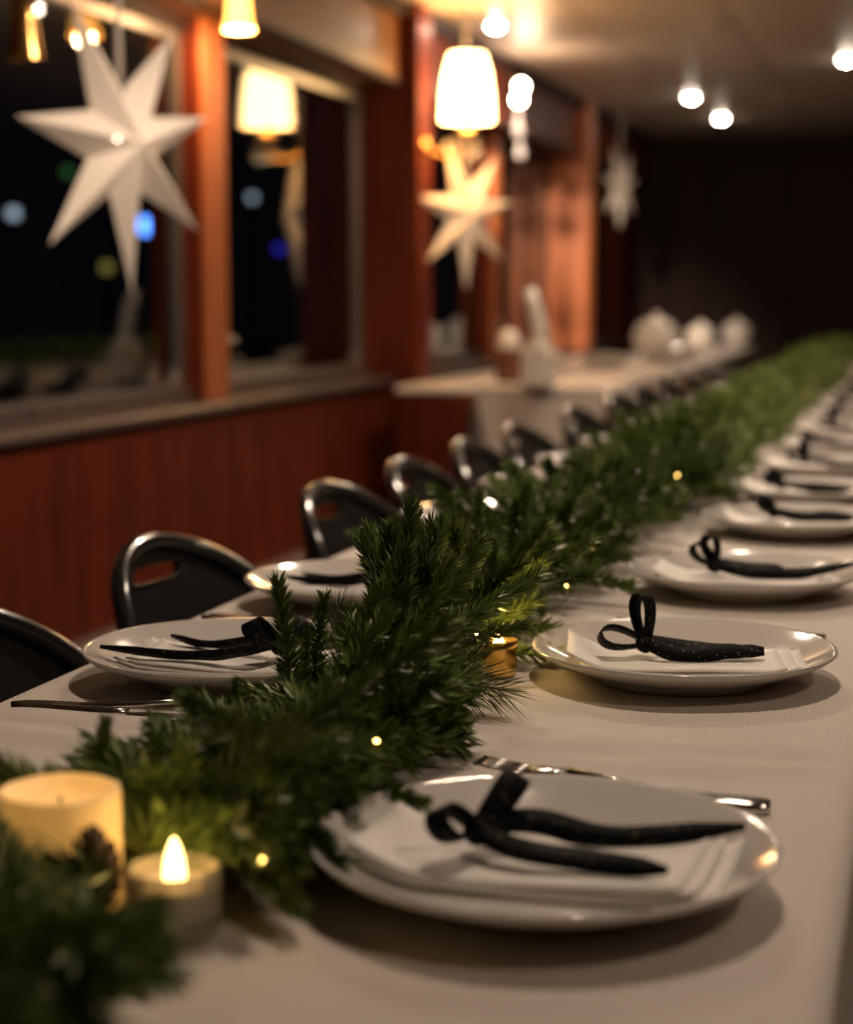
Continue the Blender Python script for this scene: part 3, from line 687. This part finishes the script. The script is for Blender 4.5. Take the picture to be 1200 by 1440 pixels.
def cable_bulb(t, p): MB().lathe([(0, -.003), (.002, -.002), (.0028, 0), (.002, .002), (0, .003)], 10).build('bulb', 'star_bulb', t, p)
p_ = onx(170, 203, -1.85); s1 = star(p_, (.26, .966), 'large cream paper star hanging at the nearest window', .348, a0=-85); cable_bulb(s1, (-.075, -.054, .004))
p_ = onx(655, 300, -1.84); star(p_, (.42, .908), 'cream paper star hanging below the bright wall lamp', .315)
p_ = onx(872, 262, -1.87); star(p_, (.26, .966), 'dim paper star hanging in the dark beyond the orange pillar', .26)

# ------------------------------------------------------------------ wall lamps
t = thing('wall_lamp', 'glowing shaded brass wall lamp on the dark pillar', 'wall lamp', (PILX, 6.90, 1.655))
MB().lathe([(.045, 0), (.047, .006), (.035, .012), (.012, .018), (0, .019)], 24, Matrix.Rotation(PI/2, 4, 'Y')).build('wall_plate', 'brass', t)
MB().tube(bez([(.015, 0, 0), (.08, 0, -.03), (.15, 0, -.02), (.17, 0, .03), (.17, 0, .10)], 6), .008, 8).build('arm', 'brass', t)
MB().lathe([(.006, .05), (.03, .058), (.034, .066), (.012, .075), (.014, .12), (.016, .15), (0, .152)], 16, Matrix.Translation((.17, 0, 0))).build('candle_cup', 'brass', t)
sh = MB().lathe([(.104, .105), (.100, .20), (.088, .29), (.068, .36), (.0675, .36), (.087, .29), (.099, .20), (.103, .105)], 40, Matrix.Translation((.17, 0, 0))); sh.f = [f for f in sh.f if len(f) == 4]; sh.sm = [True]*len(sh.f)
sh.build('lamp_shade', 'shade', t)
MB().lathe([(.008, .15), (.02, .18), (.026, .205), (.02, .235), (0, .245)], 16, Matrix.Translation((.17, 0, 0))).build('bulb', 'lamp_bulb', t)
for k in range(5):
    a = 2*PI*k/5; q = Matrix.Translation((.17 + .045*math.cos(a), .045*math.sin(a), -.012))
    MB().lathe([(0, -.03), (.010, -.02), (.013, -.006), (.006, .012), (.001, .07)], 8, q, smooth=False).build('crystal_drop', 'crystal', t)
ld = bpy.data.lights.new('lamp_light', 'POINT'); ld.energy = 5; ld.color = (1, .60, .28); ld.shadow_soft_size = .05
lo = bpy.data.objects.new('lamp_light', ld); C.objects.link(lo); lo.parent = t; lo.location = (.17, 0, .27)
def bell_lamp(px, py, lab, lit, x=-1.955):
    b0 = onx(px, py, x); t = thing('bell_lamp', lab, 'wall lamp', (SX, b0.y, b0.z))
    dx = x - SX
    MB().lathe([(.03, 0), (.032, .005), (.012, .012), (0, .013)], 20, Matrix.Translation((0, 0, .16)) @ Matrix.Rotation(PI/2, 4, 'Y')).build('wall_plate', 'brass', t)
    MB().tube(bez([(.01, 0, .16), (dx*.6, 0, .19), (dx, 0, .18), (dx, 0, .13)], 6), .006, 8).build('arm', 'brass', t)
    sh = MB().lathe([(.044, 0), (.036, .03), (.032, .08), (.028, .12), (.014, .135), (.012, .134), (.026, .118), (.030, .08), (.034, .03), (.042, .001)], 28, Matrix.Translation((dx, 0, 0))); sh.f = [f for f in sh.f if len(f) == 4]; sh.sm = [True]*len(sh.f)
    sh.build('bell_shade', 'amber_shade' if lit else 'brass', t)
    MB().lathe([(0, .03), (.014, .045), (.012, .07), (.005, .09), (.004, .13)], 14, Matrix.Translation((dx, 0, 0))).build('bulb', 'bulb_glass' if lit else 'crystal', t)
    if lit:
        ld = bpy.data.lights.new('bell_light', 'POINT'); ld.energy = 9; ld.color = (1, .58, .26); ld.shadow_soft_size = .02
        lo = bpy.data.objects.new('bell_light', ld); C.objects.link(lo); lo.parent = t; lo.location = (dx, 0, -.01)
bell_lamp(336, 42, 'amber lit bell lamp on the honey wooden soffit', True)
bell_lamp(34, 84, 'unlit brass bell lamp at the upper left corner', False, -1.93)
b0 = onx(730, 140, -1.88); t = thing('globe_lamp', 'bare white globe lamp with glass drops beyond the bright shaded lamp', 'wall lamp', (SX, b0.y, b0.z)); dx = -1.88 - SX
MB().lathe([(.03, 0), (.032, .005), (.012, .012), (0, .013)], 20, Matrix.Translation((0, 0, .07)) @ Matrix.Rotation(PI/2, 4, 'Y')).build('wall_plate', 'brass', t)
MB().tube(bez([(.01, 0, .07), (dx*.5, 0, .09), (dx, 0, .08), (dx, 0, .02)], 6), .006, 8).build('arm', 'brass', t)
for k, z in enumerate((0, .06)): MB().lathe([(.026*math.sin(PI*i/10), -.026*math.cos(PI*i/10)) for i in range(11)], 18, Matrix.Translation((dx + .01*k, 0, z))).build('globe', 'bulb_glass', t)
for k, (oy, oz) in enumerate(((0, -.15), (.03, -.24), (-.02, -.13))): MB().lathe([(0, -.035), (.020, -.02), (.024, 0), (.012, .022), (.001, .12 if k else .13)], 8, Matrix.Translation((dx, oy, oz)), smooth=False).build('glass_drop', 'crystal', t)
ld = bpy.data.lights.new('globe_light', 'POINT'); ld.energy = 4; ld.color = (1, .66, .38); ld.shadow_soft_size = .03
lo = bpy.data.objects.new('globe_light', ld); C.objects.link(lo); lo.parent = t; lo.location = (dx + .06, 0, .0)

# ------------------------------------------------------------------ far serving table by the wall
SXL, SXR, SY0, SY1 = -1.62, -1.15, 6.45, 12.3
t = thing('serving_table', 'long serving table under a white cloth by the far windows', 'table', (-1.38, 9.4, 0))
MB().box(SXL + 1.38, SXR + 1.38, SY0 - 9.4, SY1 - 9.4, TZ - .035, TZ - .003, .004).build('tabletop', 'dark_wood', t)
for yy in (6.6, 8.0, 9.4, 10.8, 12.1):
    for xx in (SXL + .06, SXR - .06): MB().tube([(xx + 1.38, yy - 9.4, 0), (xx + 1.38, yy - 9.4, TZ - .035)], .02, 10).build('leg', 'chair_tube', t)
mb = MB(); mb.grid(cloth_fn(SXL, SXR, TZ, .45, SY0 - .01, SY1, amp=.012, seed=3), 60, 120)
# front apron hanging over the near end, its left corner falling away diagonally
mb.grid(lambda u, v_: (SXL - .01 + (SXR - SXL + .02)*u + .10*v_*(1 - u), SY0 - .012 - .012*v_*(1 + math.sin(u*14)), TZ - .004 - .50*v_), 24, 14)
o = mb.build('tablecloth', 'cloth'); tag(o, 'white cloth draped over the far serving table', 'tablecloth')
t = thing('low_cabinet', 'low red-brown wooden cabinet between the pillar and the serving table', 'cabinet', (-1.80, 7.1, 0))
MB().box(-.145, .125, -.62, 3.2, 0, TZ - .03, .006).build('body', 'mahogany', t)
MB().box(-.150, .130, -.63, 3.2, TZ - .03, TZ - .004, .006).build('worktop', 'cream_ceramic', t)
MB().box(-.12, .105, -.632, -.62, .08, TZ - .07, .004).build('door', 'mahogany', t)
def place(px, py): q = onz(px, py, TZ + .003); return q
# brown jar, white mug, tall folded napkin
q = place(716, 538); t = thing('brown_jar', 'brown glazed jar with a round cream lid on the serving table', 'jar', q)
MB().lathe([(.048, 0), (.054, .01), (.056, .09), (.048, .125), (.042, .13), (0, .13)], 28).build('body', 'mug_brown', t)
MB().lathe([(.046, .13), (.048, .142), (.044, .17), (.030, .195), (.012, .205), (0, .206)], 24).build('lid', 'cream_ceramic', t)
q = place(757, 545); t = thing('white_canister', 'white square-shouldered canister beside the brown jar', 'canister', q)
MB().box(-.058, .058, -.05, .05, 0, .14, .012).build('body', 'cream_ceramic', t)
MB().lathe([(.05, .14), (.052, .15), (.048, .162), (0, .165)], 24).build('rim', 'cream_ceramic', t)
MB().tube(bez([(.056, 0, .12), (.09, 0, .11), (.09, 0, .05), (.056, 0, .03)], 6), .007, 8).build('handle', 'cream_ceramic', t)
nk = MB().strip([Vector((0, 0, .166)), Vector((-.016, 0, .22)), Vector((-.034, 0, .29)), Vector((-.052, 0, .36))], (.95, .3, 0), lambda i: (.062, .058, .052, .04)[i], .012)
o = nk.build('menu_card', 'cream_ceramic', None, q + Vector((.018, 0, .0))); tag(o, 'tall narrow cream card leaning up out of the white canister', 'card')
# stacked plates and upturned bowls further along
for k, (px, py, lab) in enumerate([(850, 518, 'stack of white plates by the orange-lit pillar'), (985, 506, 'far stack of white plates on the serving table'), (1045, 512, 'farthest stack of white plates on the serving table')]):
    q = place(px, py); t = thing('plate_stack', lab, 'plates', (min(max(q.x, -1.5), -1.27), min(q.y, 12.1), TZ + .003), group='plate stacks on the serving table')
    for i in range(4): link(plate_me, 'plate', t, (0, 0, i*.012), (0, 0, i), (.8, .8, 1))
for k, (px, y, s, lab) in enumerate([(922, 9.6, 1.15, 'large round white tureen on the far serving table'), (985, 10.9, .85, 'white bowl standing past the tureen on the serving table'), (1050, 12.0, .9, 'last white bowl at the far end of the serving table')]):
    q = onz(px, 520, TZ); x = max(-1.52, min(-1.24, (q.x/q.y)*y))
    t = thing('tureen', lab, 'bowl', (x, y, TZ + .003))
    MB().lathe([(.05*s, 0), (.055*s, .012*s), (.095*s, .05*s), (.11*s, .10*s), (.105*s, .125*s), (.10*s, .12*s), (.09*s, .055*s), (0, .02*s)], 28).build('bowl', 'cream_ceramic', t)
    MB().lathe([(.104*s, .127*s), (.09*s, .155*s), (.05*s, .18*s), (.016*s, .19*s), (.020*s, .205*s), (0, .215*s)], 28).build('lid', 'cream_ceramic', t)

# ------------------------------------------------------------------ outside, at night
g = MB().box(-80, -2.6, -30, 90, -1.6, -1.5).build('quay_ground', 'quay'); tag(g, 'dark quay outside the windows at night', 'ground', kind='structure')
for (px, py, X_, w_, h_, mt, lab) in [(210, 318, -13, .55, .26, 'blue_sign', 'blue lit sign outside the nearest window'), (19, 300, -14, .16, .16, 'cool_lamp', 'pale lamp outside at the left edge'), (355, 278, -14, .15, .15, 'cool_lamp', 'pale lamp outside behind the second window'),
        (393, 350, -13, .14, .14, 'deep_blue_lamp', 'deep blue lamp outside behind the second window'), (95, 242, -14, .14, .14, 'green_lamp', 'green lamp outside behind the paper star'), (150, 376, -12, .15, .15, 'yellow_lamp', 'yellow lamp outside below the paper star')]:
    q = onx(px, py, X_); t = thing('quay_lamp', lab, 'outdoor light', (q.x, q.y, -1.5), group='lights outside')
    MB().tube([(0, 0, 0), (0, 0, q.z + 1.5 - h_/2)], .04, 8).build('post', 'post_metal', t)
    MB().box(-.06, .06, -w_/2, w_/2, -h_/2, h_/2, .02).build('lamp_head', mt, t, (0, 0, q.z + 1.5))
